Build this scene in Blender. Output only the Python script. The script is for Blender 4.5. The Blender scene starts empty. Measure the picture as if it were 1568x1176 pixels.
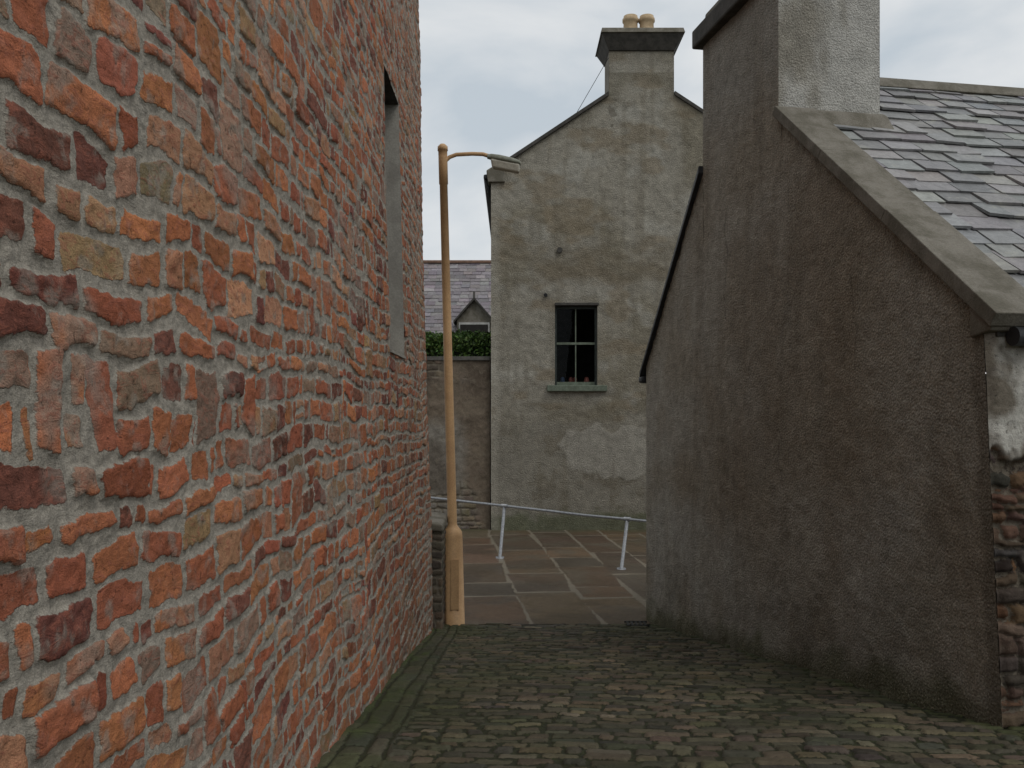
import bpy, math, numpy as np
from mathutils import Vector
rng = np.random.default_rng(11)
scene = bpy.context.scene
scene.view_settings.view_transform = 'Standard'
scene.view_settings.look = 'None'
scene.view_settings.exposure = 0

# ------------------------------------------------------------ noise helpers
T = rng.random((256, 256))
def vn(x, y, s=0):
    x = x + s * 17.31 + 500; y = y + s * 9.73 + 500
    xi = np.floor(x).astype(int); yi = np.floor(y).astype(int)
    xf = x - xi; yf = y - yi
    a = xf * xf * (3 - 2 * xf); b = yf * yf * (3 - 2 * yf)
    g = lambda i, j: T[i % 256, j % 256]
    return (g(xi, yi) * (1 - a) + g(xi + 1, yi) * a) * (1 - b) + (g(xi, yi + 1) * (1 - a) + g(xi + 1, yi + 1) * a) * b
def fbm(x, y, s=0, o=4):
    r = 0; amp = .5; t = 0
    for i in range(o):
        r = r + amp * vn(x * 2**i, y * 2**i, s + i * 3.1); t += amp; amp *= .5
    return r / t
def sst(x, a, b):
    t = np.clip((x - a) / (b - a), 0, 1); return t * t * (3 - 2 * t)
def mixc(c, d, m):
    return c * (1 - m[..., None]) + np.array(d) * m[..., None]

# ------------------------------------------------------------ masonry layouts
def rows_rects(W, H, hr, widths, probs, tall=0.0):
    rects = []; z = 0.0; zs = [0.0]
    while z < H:
        h = rng.uniform(*hr); x = -rng.uniform(0, .3)
        while x < W:
            k = rng.choice(len(widths), p=probs); w = rng.uniform(*widths[k])
            rects.append((max(x, 0), x + w, z, z + h)); x += w
        z += h; zs.append(z)
    if tall:
        n = int(W * H * tall)
        for _ in range(n):
            j = rng.integers(0, len(zs) - 3); x = rng.uniform(0, W - .3)
            r = rng.random()
            if r < .5:
                rects.append((x, x + rng.uniform(.06, .16), zs[j], zs[j + 2]))
            elif r < .7:
                rects.append((x, x + rng.uniform(.18, .32), zs[j], zs[j + 2]))
            else:
                zm = (zs[j] + zs[j + 1]) / 2; w = rng.uniform(.1, .24)
                rects.append((x, x + w, zs[j], zm)); rects.append((x, x + w, zm, zs[j + 1]))
    return rects
def raster(W, H, res, rects, gap, rad, tl=.025):
    nx = int(W / res) + 2; nz = int(H / res) + 2
    edge = np.full((nz, nx), -.01, np.float32); idm = np.zeros((nz, nx), np.int32)
    for i, (x0, x1, z0, z1) in enumerate(rects):
        a = int(x0 / res); b = min(nx, int(math.ceil(x1 / res)) + 1); c = int(z0 / res); d = min(nz, int(math.ceil(z1 / res)) + 1)
        if b <= a or d <= c: continue
        g = gap * rng.uniform(.35, 1.65, 4) / 2
        X0, X1, Z0, Z1 = x0 + g[0], x1 - g[1], z0 + g[2], z1 - g[3]
        cx, cz = (X0 + X1) / 2, (Z0 + Z1) / 2; hx, hz = (X1 - X0) / 2, (Z1 - Z0) / 2
        tilt = rng.normal(0, tl); tap = rng.normal(0, tl * 2)
        xx = (np.arange(a, b) * res)[None, :] - cx; zz = (np.arange(c, d) * res)[:, None] - cz
        xr = xx + zz * tilt * 2; zr = (zz - xx * tilt) * (1 + tap * xx / max(hx, .03))
        rr = min(rad * rng.uniform(.5, 1.6), hx * .8, hz * .8)
        qx = np.abs(xr) - hx + rr; qz = np.abs(zr) - hz + rr
        dd = np.hypot(np.maximum(qx, 0), np.maximum(qz, 0)) + np.minimum(np.maximum(qx, qz), 0) - rr
        edge[c:d, a:b] = -dd; idm[c:d, a:b] = i
    return (edge, idm, res, len(rects))
def sample(L, u, v):
    e, idm, res, _ = L
    x = np.clip(u / res, 0, e.shape[1] - 2.001); z = np.clip(v / res, 0, e.shape[0] - 2.001)
    xi = x.astype(int); zi = z.astype(int); xf = x - xi; zf = z - zi
    ed = (e[zi, xi] * (1 - xf) + e[zi, xi + 1] * xf) * (1 - zf) + (e[zi + 1, xi] * (1 - xf) + e[zi + 1, xi + 1] * xf) * zf
    return ed, idm[np.round(z).astype(int), np.round(x).astype(int)]
def palette(n, cols, probs, jit=.12):
    k = rng.choice(len(cols), n, p=probs)
    c = np.array(cols)[k] * (1 + rng.normal(0, jit, (n, 1))) * (1 + rng.normal(0, jit * .3, (n, 3)))
    return np.clip(c, .01, .9)

# ------------------------------------------------------------ mesh helpers
def empty(name):
    o = bpy.data.objects.new(name, None); scene.collection.objects.link(o); return o
def mesh(name, V, F, mat, parent=None, attrs=None, smooth=True):
    V = np.asarray(V, np.float32).reshape(-1, 3); me = bpy.data.meshes.new(name)
    if isinstance(F, np.ndarray):
        me.vertices.add(len(V)); me.vertices.foreach_set('co', V.ravel())
        me.loops.add(F.size); me.loops.foreach_set('vertex_index', F.astype(np.int32).ravel())
        me.polygons.add(len(F)); me.polygons.foreach_set('loop_start', np.arange(len(F), dtype=np.int32) * F.shape[1])
        me.update(calc_edges=True)
    else:
        me.from_pydata([tuple(map(float, v)) for v in V], [], [tuple(f) for f in F]); me.update()
    if smooth: me.polygons.foreach_set('use_smooth', np.ones(len(me.polygons), bool))
    if attrs:
        for k, a in attrs.items():
            a = np.asarray(a, np.float32)
            if a.ndim == 2:
                at = me.attributes.new(k, 'FLOAT_COLOR', 'POINT')
                at.data.foreach_set('color', np.hstack([a, np.ones((len(a), 1), np.float32)]).astype(np.float32).ravel())
            else:
                at = me.attributes.new(k, 'FLOAT', 'POINT'); at.data.foreach_set('value', a.ravel())
    me.materials.append(mat)
    o = bpy.data.objects.new(name, me); scene.collection.objects.link(o)
    if parent: o.parent = parent
    return o
def quads(nu, nv, keep=None, flip=False):
    i = np.arange(nu * nv).reshape(nu, nv)
    q = np.stack([i[:-1, :-1], i[1:, :-1], i[1:, 1:], i[:-1, 1:]], -1).reshape(-1, 4)
    if flip: q = q[:, ::-1]
    if keep is not None: q = q[keep.reshape(-1)]
    return q
BF = [(0, 3, 2, 1), (4, 5, 6, 7), (0, 1, 5, 4), (1, 2, 6, 5), (2, 3, 7, 6), (3, 0, 4, 7)]
def hexa(name, pts, mat, parent=None, bev=0.0, seg=2):
    o = mesh(name, pts, BF, mat, parent, smooth=False)
    if bev:
        m = o.modifiers.new('bevel', 'BEVEL'); m.width = bev; m.segments = seg
    return o
def box(name, x0, x1, y0, y1, z0, z1, mat, parent=None, bev=0.0):
    return hexa(name, [(x0, y0, z0), (x1, y0, z0), (x1, y1, z0), (x0, y1, z0), (x0, y0, z1), (x1, y0, z1), (x1, y1, z1), (x0, y1, z1)], mat, parent, bev)
def tube(name, pts, radii, mat, parent=None, n=16, cap=True):
    pts = [Vector(p) for p in pts]; V = []; F = []
    up = Vector((0.13, 1, .07)).normalized()
    for i, p in enumerate(pts):
        d = (pts[min(i + 1, len(pts) - 1)] - pts[max(i - 1, 0)]).normalized()
        a = d.cross(up).normalized(); b = d.cross(a).normalized()
        r = radii[i] if hasattr(radii, '__len__') else radii
        for k in range(n):
            t = 2 * math.pi * k / n; V.append(p + a * math.cos(t) * r + b * math.sin(t) * r)
    for i in range(len(pts) - 1):
        for k in range(n):
            F.append((i * n + k, i * n + (k + 1) % n, (i + 1) * n + (k + 1) % n, (i + 1) * n + k))
    if cap: F.append(tuple(range(n))); F.append(tuple(range((len(pts) - 1) * n, len(pts) * n)))
    o = mesh(name, V, F, mat, parent)
    if cap:
        for p in o.data.polygons:
            if len(p.vertices) > 4: p.use_smooth = False
    return o

# ------------------------------------------------------------ materials
class NT:
    def __init__(s, name, rough=.85, spec=.3, metal=0.0):
        s.m = bpy.data.materials.new(name); s.m.use_nodes = True; s.t = s.m.node_tree; s.b = s.t.nodes['Principled BSDF']
        s.b.inputs['Roughness'].default_value = rough; s.b.inputs['Specular IOR Level'].default_value = spec
        s.b.inputs['Metallic'].default_value = metal
        s.co = s.t.nodes.new('ShaderNodeTexCoord').outputs['Object']
    def set(s, sock, v):
        if isinstance(v, bpy.types.NodeSocket): s.t.links.new(v, sock)
        elif hasattr(v, '__len__') and len(v) == 3 and sock.type == 'RGBA': sock.default_value = (*v, 1)
        else: sock.default_value = v
    def noise(s, scale, detail=4, rough=.6, stretch=None, dist=0):
        n = s.t.nodes.new('ShaderNodeTexNoise'); n.inputs['Scale'].default_value = scale
        n.inputs['Detail'].default_value = detail; n.inputs['Roughness'].default_value = rough; n.inputs['Distortion'].default_value = dist
        co = s.co
        if stretch:
            mp = s.t.nodes.new('ShaderNodeMapping'); mp.inputs['Scale'].default_value = stretch; s.t.links.new(co, mp.inputs[0]); co = mp.outputs[0]
        s.t.links.new(co, n.inputs['Vector']); return n.outputs['Fac']
    def vor(s, scale, feat='F1'):
        n = s.t.nodes.new('ShaderNodeTexVoronoi'); n.feature = feat; n.inputs['Scale'].default_value = scale
        s.t.links.new(s.co, n.inputs['Vector']); return n.outputs['Distance']
    def attr(s, name, col=False):
        n = s.t.nodes.new('ShaderNodeAttribute'); n.attribute_name = name; return n.outputs['Color' if col else 'Fac']
    def math(s, op, a, b=0.0, c=0.0):
        n = s.t.nodes.new('ShaderNodeMath'); n.operation = op
        s.set(n.inputs[0], a); s.set(n.inputs[1], b); s.set(n.inputs[2], c); return n.outputs[0]
    def mr(s, v, a, b, c=0.0, d=1.0, smooth=True):
        n = s.t.nodes.new('ShaderNodeMapRange'); n.interpolation_type = 'SMOOTHSTEP' if smooth else 'LINEAR'
        s.set(n.inputs[0], v)
        for i, x in enumerate((a, b, c, d)): n.inputs[i + 1].default_value = x
        return n.outputs[0]
    def mix(s, f, a, b, mode='MIX'):
        n = s.t.nodes.new('ShaderNodeMix'); n.data_type = 'RGBA'; n.blend_type = mode
        s.set(n.inputs[0], f); s.set(n.inputs[6], a); s.set(n.inputs[7], b); return n.outputs[2]
    def scale(s, col, f):
        n = s.t.nodes.new('ShaderNodeVectorMath'); n.operation = 'SCALE'
        if isinstance(col, bpy.types.NodeSocket): s.t.links.new(col, n.inputs[0])
        else: n.inputs[0].default_value = col
        s.set(n.inputs['Scale'], f); return n.outputs[0]
    def bump(s, h, dist, strength=1.0):
        n = s.t.nodes.new('ShaderNodeBump'); n.inputs['Distance'].default_value = dist; n.inputs['Strength'].default_value = strength
        s.set(n.inputs['Height'], h); return n.outputs[0]
    def out(s, col, nrm=None, rough=None):
        s.set(s.b.inputs['Base Color'], col)
        if nrm is not None: s.t.links.new(nrm, s.b.inputs['Normal'])
        if rough is not None: s.set(s.b.inputs['Roughness'], rough)
        return s.m

def masonry_mat(name, mort1, mort2, jag=.012, smear=.35, pore=1.0, rough=.9, bumpd=.008, fine=260, step=.3, vary=(.62, 1.3), vein=None, strat=False, wet=False):
    n = NT(name, rough, .2)
    e = n.attr('edge'); c = n.attr('Col', True)
    f1 = n.noise(48, 4, .7); f2 = n.noise(7, 6, .72, dist=.3); f3 = n.noise(fine, 2, .6)
    ej = n.math('ADD', e, n.math('MULTIPLY', n.math('SUBTRACT', f1, .5), jag * 1.6))
    ej = n.math('ADD', ej, n.math('MULTIPLY', n.math('SUBTRACT', f2, .5), jag * 2.4))
    mask = n.mr(ej, 0.0, .0035)
    f4 = n.noise(15, 6, .75, (1, 1, 2.4) if strat else None, dist=.9)
    var = n.math('MULTIPLY', n.mr(f4, .25, .75, vary[0], vary[1], False), n.mr(f3, .2, .8, 1 - .35 * pore, 1 + .35 * pore, False))
    bc = c
    if vein is not None: bc = n.mix(n.mr(f4, .50, .60, 0, .6), bc, vein)
    bc = n.scale(bc, var)
    bc = n.scale(bc, n.mr(f1, .32, .42, .42, 1.0))
    mc = n.mix(n.mr(f1, .35, .65), mort1, mort2); mc = n.scale(mc, n.mr(f3, .2, .8, .65, 1.35, False))
    bc = n.mix(n.math('MULTIPLY', n.mr(f2, .54, .66), smear), bc, mc)
    col = n.mix(mask, mc, bc)
    h = n.math('ADD', n.math('MULTIPLY', mask, step), n.math('ADD', n.math('MULTIPLY', f4, 1.0), n.math('ADD', n.math('MULTIPLY', f3, .22), n.math('MULTIPLY', f1, .6))))
    r = n.mr(n.noise(.9, 4, .6), .4, .6, .28, .62) if wet else None
    return n.out(col, n.bump(h, bumpd), r)

M_brick = masonry_mat('old_red_brick', (.35, .32, .27), (.255, .235, .20), .009, .42, 1.0, .9, .009, 260, .3, (.64, 1.25), (.27, .095, .062), True)
M_rubble = masonry_mat('brown_rubble_stone', (.12, .10, .075), (.17, .15, .12), .014, .3)
M_garden = masonry_mat('weathered_wall_render', (.19, .165, .125), (.15, .13, .10), .02, .7, .8, .9, .006, 120, .15)
M_sett = masonry_mat('stone_setts', (.024, .023, .015), (.038, .044, .018), .014, .2, .9, .7, .008)
M_flag = masonry_mat('flagstones', (.20, .175, .135), (.15, .128, .095), .02, .10, .6, .42, .004, wet=True)

def harl_mat(name, speck=(.5, .45, .36), amt=.35, scale=95, bumpd=.008, rough=.92, fvar=(.62, 1.38)):
    n = NT(name, rough, .15); c = n.attr('Col', True)
    v = n.vor(scale); f = n.noise(scale * 1.3, 3, .75); g = n.noise(6, 6, .7, dist=.3)
    col = n.scale(c, n.math('MULTIPLY', n.mr(g, .3, .7, .76, 1.2, False), n.mr(f, .25, .75, fvar[0], fvar[1], False)))
    sp = n.math('MULTIPLY', n.mr(f, .58, .68), amt)
    col = n.mix(sp, col, speck)
    h = n.math('ADD', n.math('MULTIPLY', v, -.8), n.math('ADD', f, n.math('MULTIPLY', g, .8)))
    return n.out(col, n.bump(h, bumpd))
M_harl = harl_mat('brown_harling', (.50, .45, .36), .45, 56, .016, .92, (.5, 1.5))
M_harl2 = harl_mat('grey_harling', (.42, .40, .34), .3, 38, .012)
M_white = harl_mat('pale_roughcast', (.65, .65, .6), .3, 60, .012)

def plain(name, c, c2=None, rough=.7, scale=6, spec=.3, bumpd=.003, metal=0, fine=60):
    n = NT(name, rough, spec, metal); c2 = c2 or tuple(x * .65 for x in c)
    f = n.noise(scale, 5, .65, dist=.3); g = n.noise(fine, 4, .7)
    col = n.scale(n.mix(n.mr(f, .35, .65), c, c2), n.mr(g, .25, .75, .8, 1.2, False))
    return n.out(col, n.bump(n.math('ADD', n.math('MULTIPLY', f, .5), g), bumpd))
M_cement = plain('weathered_cement', (.21, .195, .165), (.125, .115, .09), .9, 4, .2, .008)
M_reveal = plain('reveal_render', (.33, .315, .28), (.25, .235, .21), .9, 4, .2, .002)
M_dark = plain('dark_stone', (.075, .07, .062), (.045, .043, .038), .85, 8)
M_gutter = plain('cast_iron_paint', (.03, .032, .035), (.02, .02, .02), .5, 9)
M_lamp = plain('ochre_paint', (.55, .35, .18), (.46, .285, .145), .55, 3, .35, .0006)
M_head = plain('lantern_housing', (.24, .25, .20), (.17, .18, .14), .5, 20, .4, .0006)
M_lens = plain('lantern_bowl', (.45, .43, .36), (.36, .34, .28), .25, 20, .5, .0003)
M_galv = plain('galvanised_steel', (.36, .38, .40), (.24, .25, .27), .5, 30, .5, .0006, .4)
M_frame = plain('dark_window_frame', (.05, .06, .055), (.03, .04, .035), .5, 12)
M_sill = plain('green_sill', (.15, .18, .14), (.10, .12, .09), .8, 10)
M_pot = plain('clay_chimney_pot', (.50, .38, .24), (.38, .28, .17), .8, 8)
M_int = plain('room_dark', (.03, .028, .025), None, .9)
M_pink = plain('pink_ceramic', (.6, .2, .17), None, .4)
M_blue = plain('blue_ceramic', (.12, .18, .35), None, .4)
M_earth = plain('earth_ground', (.09, .08, .055), (.06, .065, .035), .95, .8, .1, .02)
M_plainroof = plain('slate_plain', (.11, .11, .115), (.07, .07, .075), .6, 3)
M_whitewall = plain('white_cladding', (.5, .5, .48), None, .8)
def slate_mat(name, lich=.5):
    n = NT(name, .5, .5); c = n.attr('Col', True)
    f = n.noise(14, 5, .7, dist=.4); g = n.noise(70, 3, .7); l = n.noise(5, 6, .75, dist=.2)
    col = n.scale(c, n.math('MULTIPLY', n.mr(f, .3, .7, .75, 1.3, False), n.mr(g, .25, .75, .85, 1.15, False)))
    col = n.mix(n.math('MULTIPLY', n.mr(l, .55, .68), lich), col, (.36, .36, .31))
    return n.out(col, n.bump(n.math('ADD', f, n.math('MULTIPLY', g, .4)), .006))
M_slate = slate_mat('stone_slates', .6); M_slate2 = slate_mat('purple_slates', .2)
gm = bpy.data.materials.new('window_glass'); gm.use_nodes = True; t = gm.node_tree; t.nodes.clear()
o_ = t.nodes.new('ShaderNodeOutputMaterial'); mx = t.nodes.new('ShaderNodeMixShader'); tr = t.nodes.new('ShaderNodeBsdfTransparent'); gl = t.nodes.new('ShaderNodeBsdfGlossy')
fr = t.nodes.new('ShaderNodeFresnel'); fr.inputs[0].default_value = 1.35; gl.inputs['Roughness'].default_value = .03; tr.inputs[0].default_value = (.75, .8, .78, 1)
gl.inputs['Color'].default_value = (.3, .3, .3, 1)
t.links.new(fr.outputs[0], mx.inputs[0]); t.links.new(tr.outputs[0], mx.inputs[1]); t.links.new(gl.outputs[0], mx.inputs[2]); t.links.new(mx.outputs[0], o_.inputs[0])
M_glass = gm

# ------------------------------------------------------------ terrain (eye level is z = 0)
YE = 10.6
def gz(y):
    y = np.asarray(y, float)
    return np.where(y > YE, -2.555, np.where(y > 0, -(1.10 + .1372 * y), -1.10 - .02 * y))
ys = np.array([-300, -60, -20, -8, 0, 2, 4, 6, 8, 10, YE, 12, 16, 20, 30, 60, 150, 400.]); xs = np.array([-300, -100, -30, -10, -3, 0, 3, 10, 30, 100, 300.])
X, Y = np.meshgrid(xs, ys, indexing='ij'); Z = np.where(Y < -20, -.7, gz(Y)) - .06
mesh('ground', np.stack([X, Y, Z], -1), quads(len(xs), len(ys)), M_earth)

# alley setts
xa = np.arange(-1.15, 3.9, .013); ya = np.concatenate([np.arange(-6, 3.3, .08), np.arange(3.3, YE + .02, .011)])
X, Y = np.meshgrid(xa, ya, indexing='ij')
Ls = raster(9, 20, .004, rows_rects(9, 20, (.075, .125), [(.10, .15), (.15, .26)], [.5, .5]), .014, .012, .06)
Lk = raster(20, 3, .004, rows_rects(20, 3, (.09, .15), [(.16, .3), (.3, .5)], [.5, .5]), .014, .012, .04)
ca, sa = math.cos(.10), math.sin(.10)
wu = X * ca - Y * sa + 2.5 + .05 * fbm(X * 2.5, Y * 2.5, 3) + .02 * fbm(X * 9, Y * 9, 33); wv = X * sa + Y * ca + 8 + .10 * fbm(X * 1.3, Y * 1.3, 5) + .03 * fbm(X * 8, Y * 8, 6)
e1, i1 = sample(Ls, wu, wv); e2, i2 = sample(Lk, Y + 7 + .04 * fbm(X * 3, Y * 3, 8), X + 1.17 + .05 * fbm(X * 2, Y * 2, 9))
c1 = palette(Ls[3], [(.108, .091, .060), (.085, .075, .052), (.135, .112, .074), (.062, .058, .042)], [.32, .28, .2, .2], .15)[i1]
c2 = palette(Lk[3], [(.080, .075, .050), (.062, .060, .042)], [.5, .5], .12)[i2]
kerb = (X < -.62 + .04 * fbm(X, Y * 2, 2))
E = np.where(kerb, e2, e1); C = np.where(kerb[..., None], c2, c1)
E = E - .012 * sst(fbm(X * 1.7, Y * 1.7, 34), .5, .75) * (~kerb)
left = sst(-X + .5 * fbm(X * 1.5, Y * 1.5, 12), .05, 1.0)
C = mixc(C, (.060, .072, .032), left * .6 * sst(fbm(X * 3, Y * 3, 14), .35, .65))
C = mixc(C, (.058, .066, .030), .45 * sst(fbm(X * 1.6, Y * 1.6, 64), .48, .68))
moss = sst(fbm(X * 9, Y * 3, 15) * .42 - (X + .93), .0, .22) * sst(fbm(X * 2, Y * 1.3, 35), .25, .5)
C = mixc(C, (.062, .088, .024), moss * .8)
cx_r = 1.65 + (10.9 - Y) * .184
mossr = sst(fbm(X * 7, Y * 3, 16) * .35 - (cx_r - X), -.05, .15)
C = mixc(C, (.05, .06, .022), mossr * .8)
C = C * (.66 + .6 * fbm(X * .9, Y * .9, 18))[..., None]
rndh = rng.normal(0, .005, Ls[3])[i1] * (~kerb)
hgt = sst(E, -.004, .010) * .012 + sst(E, 0, .03) * .001 + rndh * sst(E, 0, .012) + .006 * fbm(X * 16, Y * 16, 20) + .03 * (fbm(X * 1.1, Y * 1.1, 21) - .5)
Z = gz(np.minimum(Y, YE)) + hgt + moss * .01
mesh('cobbled_alley', np.stack([X, Y, Z], -1), quads(len(xa), len(ya)), M_sett, None, {'Col': C.reshape(-1, 3), 'edge': E.ravel()})

# flagstone street
xf_ = np.arange(-8, 9, .03); yf_ = np.arange(YE + .005, 21, .03)
X, Y = np.meshgrid(xf_, yf_, indexing='ij')
Lf = raster(26, 30, .008, rows_rects(26, 30, (.6, .95), [(.7, 1.2), (1.2, 2.4)], [.5, .5]), .05, .02)
an = -.085; U = X * math.sin(an) + Y * math.cos(an) + 2; V = X * math.cos(an) - Y * math.sin(an) + 14
E, I = sample(Lf, U + .06 * fbm(X * .8, Y * .8, 3), V + .06 * fbm(X * .7, Y * .7, 4))
E = E + .012 * sst(fbm(X * 1.1, Y * 1.1, 36), .5, .7)
C = palette(Lf[3], [(.115, .078, .050), (.100, .072, .050), (.125, .086, .056), (.090, .073, .055)], [.35, .3, .2, .15], .08)[I]
C = mixc(C, (.105, .092, .068), .6 * sst(fbm(X * 2, Y * 2, 7), .45, .75)); C = mixc(C, (.06, .048, .036), .6 * sst(fbm(X * .8, Y * 1.1, 67), .5, .68)); C = mixc(C, (.08, .085, .045), .6 * sst(Y + fbm(X * 3, Y * 3, 5) * .5, 18.6, 19.4))
Z = -2.545 + .006 * sst(E, -.01, .02) + .015 * (fbm(X * .7, Y * .7, 9) - .5)
mesh('flagstone_pavement', np.stack([X, Y, Z], -1), quads(len(xf_), len(yf_)), M_flag, None, {'Col': C.reshape(-1, 3), 'edge': E.ravel()})
# small drain grate, tucked by the corner of the roughcast house
g = empty('drain_grate')
for k in range(5): box('bar_%d' % k, 1.36 + k * .05, 1.385 + k * .05, 10.40, 10.58, -2.518, -2.505, M_gutter, g)
for y in (10.385, 10.58): box('frame', 1.34, 1.61, y, y + .018, -2.52, -2.503, M_gutter, g)

# ------------------------------------------------------------ brick house (left)
BH = empty('brick_house'); L = 10.0
bx = lambda z: -.955 - .023 * z
def lines(segs, extra=()):
    a = np.concatenate([np.arange(s, e, d) for s, e, d in segs] + [np.array(extra)])
    a = np.unique(np.round(a, 5)); keep = np.ones(len(a), bool)
    ex = set(np.round(extra, 5))
    for i in range(1, len(a)):
        if a[i] - a[i - 1] < .002:
            if a[i] in ex: keep[i - 1] = False
            else: keep[i] = False
    return a[keep]
wy0, wy1, wz0, wz1 = 7.0, 7.92, .47, 2.74
uu = lines([(-5, 1.2, .15), (1.2, 3.6, .006), (3.6, 6, .010), (6, L + .3, .015), (L + .3, L + 5.05, .06)], (wy0, wy1, L))
vv = lines([(-2.8, -1.4, .011), (-1.4, 1.5, .0068), (1.5, 5.3, .014)], (wz0, wz1))
U, V = np.meshgrid(uu, vv, indexing='ij')
Lb = raster(21, 8.6, .003, rows_rects(21, 8.6, (.072, .132), [(.20, .33), (.11, .19), (.05, .10)], [.52, .34, .14], 3.0), .024, .010, .055)
wu = U + 5.3 + .08 * (fbm(U * 2.2, V * 2.2, 1) - .5) + .05 * (fbm(U * 6, V * 6, 2) - .5) + .022 * (fbm(U * 22, V * 22, 22) - .5)
wv = V + 3.0 + .14 * (fbm(U * 1.1, V * 1.1, 3) - .5) + .045 * (fbm(U * 5, V * 5, 4) - .5) + .020 * (fbm(U * 20, V * 20, 24) - .5)
E, I = sample(Lb, wu, wv)
E = E + .011 * (fbm(U * 30, V * 30, 6) - .5)
cols = palette(Lb[3], [(.45, .172, .078), (.37, .125, .066), (.195, .075, .054), (.44, .225, .13), (.36, .225, .12), (.28, .19, .135)], [.34, .28, .15, .13, .04, .06], .13)
C = cols[I]
C = C * (.80 + .38 * fbm(U * 12, V * 26, 37))[..., None]
far = sst(U, 5.5, 10); C = mixc(C, (.28, .19, .13), far * .5 * sst(fbm(U * 1.5, V * 1.5, 8), .25, .6))
C = mixc(C, (.31, .28, .235), .55 * sst(fbm(U * 3.2, V * 3.2, 9), .60, .72))
C = mixc(C, (.31, .28, .235), .6 * sst(fbm(U * 14, V * 14, 39), .64, .74))
C = mixc(C, (.16, .115, .08), .5 * sst(V * -1 + fbm(U * 1.4, V * 1.4, 19), 1.7, 2.8))
C = C * (.84 + .3 * fbm(U * .8, V * .8, 66))[..., None]
E = E - .008 * sst(fbm(U * 2.6, V * 2.6, 29), .52, .75) - .002 * far
proud = rng.normal(0, .004, Lb[3])[I]
D = sst(E, -.003, .004) * .0055 + proud * sst(E, -.002, .005) + .014 * (fbm(U * 9, V * 9, 11) - .5) + .011 * (fbm(U * 34, V * 34, 12, 3) - .5) + .06 * (fbm(U * .7, V * .7, 13) - .5)
cor = sst(U, L - .02, L + .02)
xw = np.where(U <= L, bx(V), bx(V) - (U - L)); yw = np.minimum(U, L)
jag = .02 * (cols[I][..., 0] - .3) + .012 * (fbm(U * 6, V * 12, 14) - .5)
xw = xw + D * (1 - cor); yw = yw + (D + jag * 1.8) * cor
Uc = (uu[:-1] + uu[1:]) / 2; Vc = (vv[:-1] + vv[1:]) / 2; A, B = np.meshgrid(Uc, Vc, indexing='ij')
keep = ~((A > wy0) & (A < wy1) & (B > wz0) & (B < wz1))
mesh('brick_wall_face', np.stack([xw, yw, V], -1), quads(len(uu), len(vv), keep, False), M_brick, BH, {'Col': C.reshape(-1, 3), 'edge': E.ravel()})
def rquad(name, p, m): return mesh(name, p, [(0, 1, 2, 3)], m, BH, smooth=False)
f0, f1, r0, r1 = bx(wz0) + .006, bx(wz1) + .006, bx(wz0) - .34, bx(wz1) - .34
rquad('reveal_far', [(f0, wy1, wz0), (r0, wy1, wz0), (r1, wy1, wz1), (f1, wy1, wz1)], M_reveal)
rquad('reveal_near', [(f0, wy0, wz0), (r0, wy0, wz0), (r1, wy0, wz1), (f1, wy0, wz1)], M_reveal)
rquad('lintel_soffit', [(f1, wy0, wz1), (r1, wy0, wz1), (r1, wy1, wz1), (f1, wy1, wz1)], M_dark)  # shade under the lintel put into the soffit's dark colour
hexa('window_sill', [(f0 + .012, wy0, wz0 - .002), (f0 + .012, wy1, wz0 - .002), (r0, wy1, wz0 + .001), (r0, wy0, wz0 + .001), (f0 + .012, wy0, wz0 + .018), (f0 + .012, wy1, wz0 + .018), (r0, wy1, wz0 + .07), (r0, wy0, wz0 + .07)], M_reveal, BH)
hexa('window_pane', [(r0, wy0, wz0), (r0, wy1, wz0), (r0 - .02, wy1, wz0), (r0 - .02, wy0, wz0), (r1, wy0, wz1), (r1, wy1, wz1), (r1 - .02, wy1, wz1), (r1 - .02, wy0, wz1)], M_glass, BH)
box('window_mid_rail', r0 - .02, r0 + .03, wy0, wy1, 1.58, 1.63, M_frame, BH); box('window_backing', -1.9, -1.7, wy0 - .4, wy1 + .4, wz0 - .3, wz1 + .3, M_int, BH)
mesh('roof', [(-.95, -5, 5.3), (-.95, L + .1, 5.3), (-3.6, L + .1, 7.6), (-3.6, -5, 7.6), (-6.1, -5, 5.3), (-6.1, L + .1, 5.3)], [(0, 1, 2, 3), (3, 2, 5, 4), (1, 5, 2), (0, 3, 4)], M_plainroof, BH, smooth=False)

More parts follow.
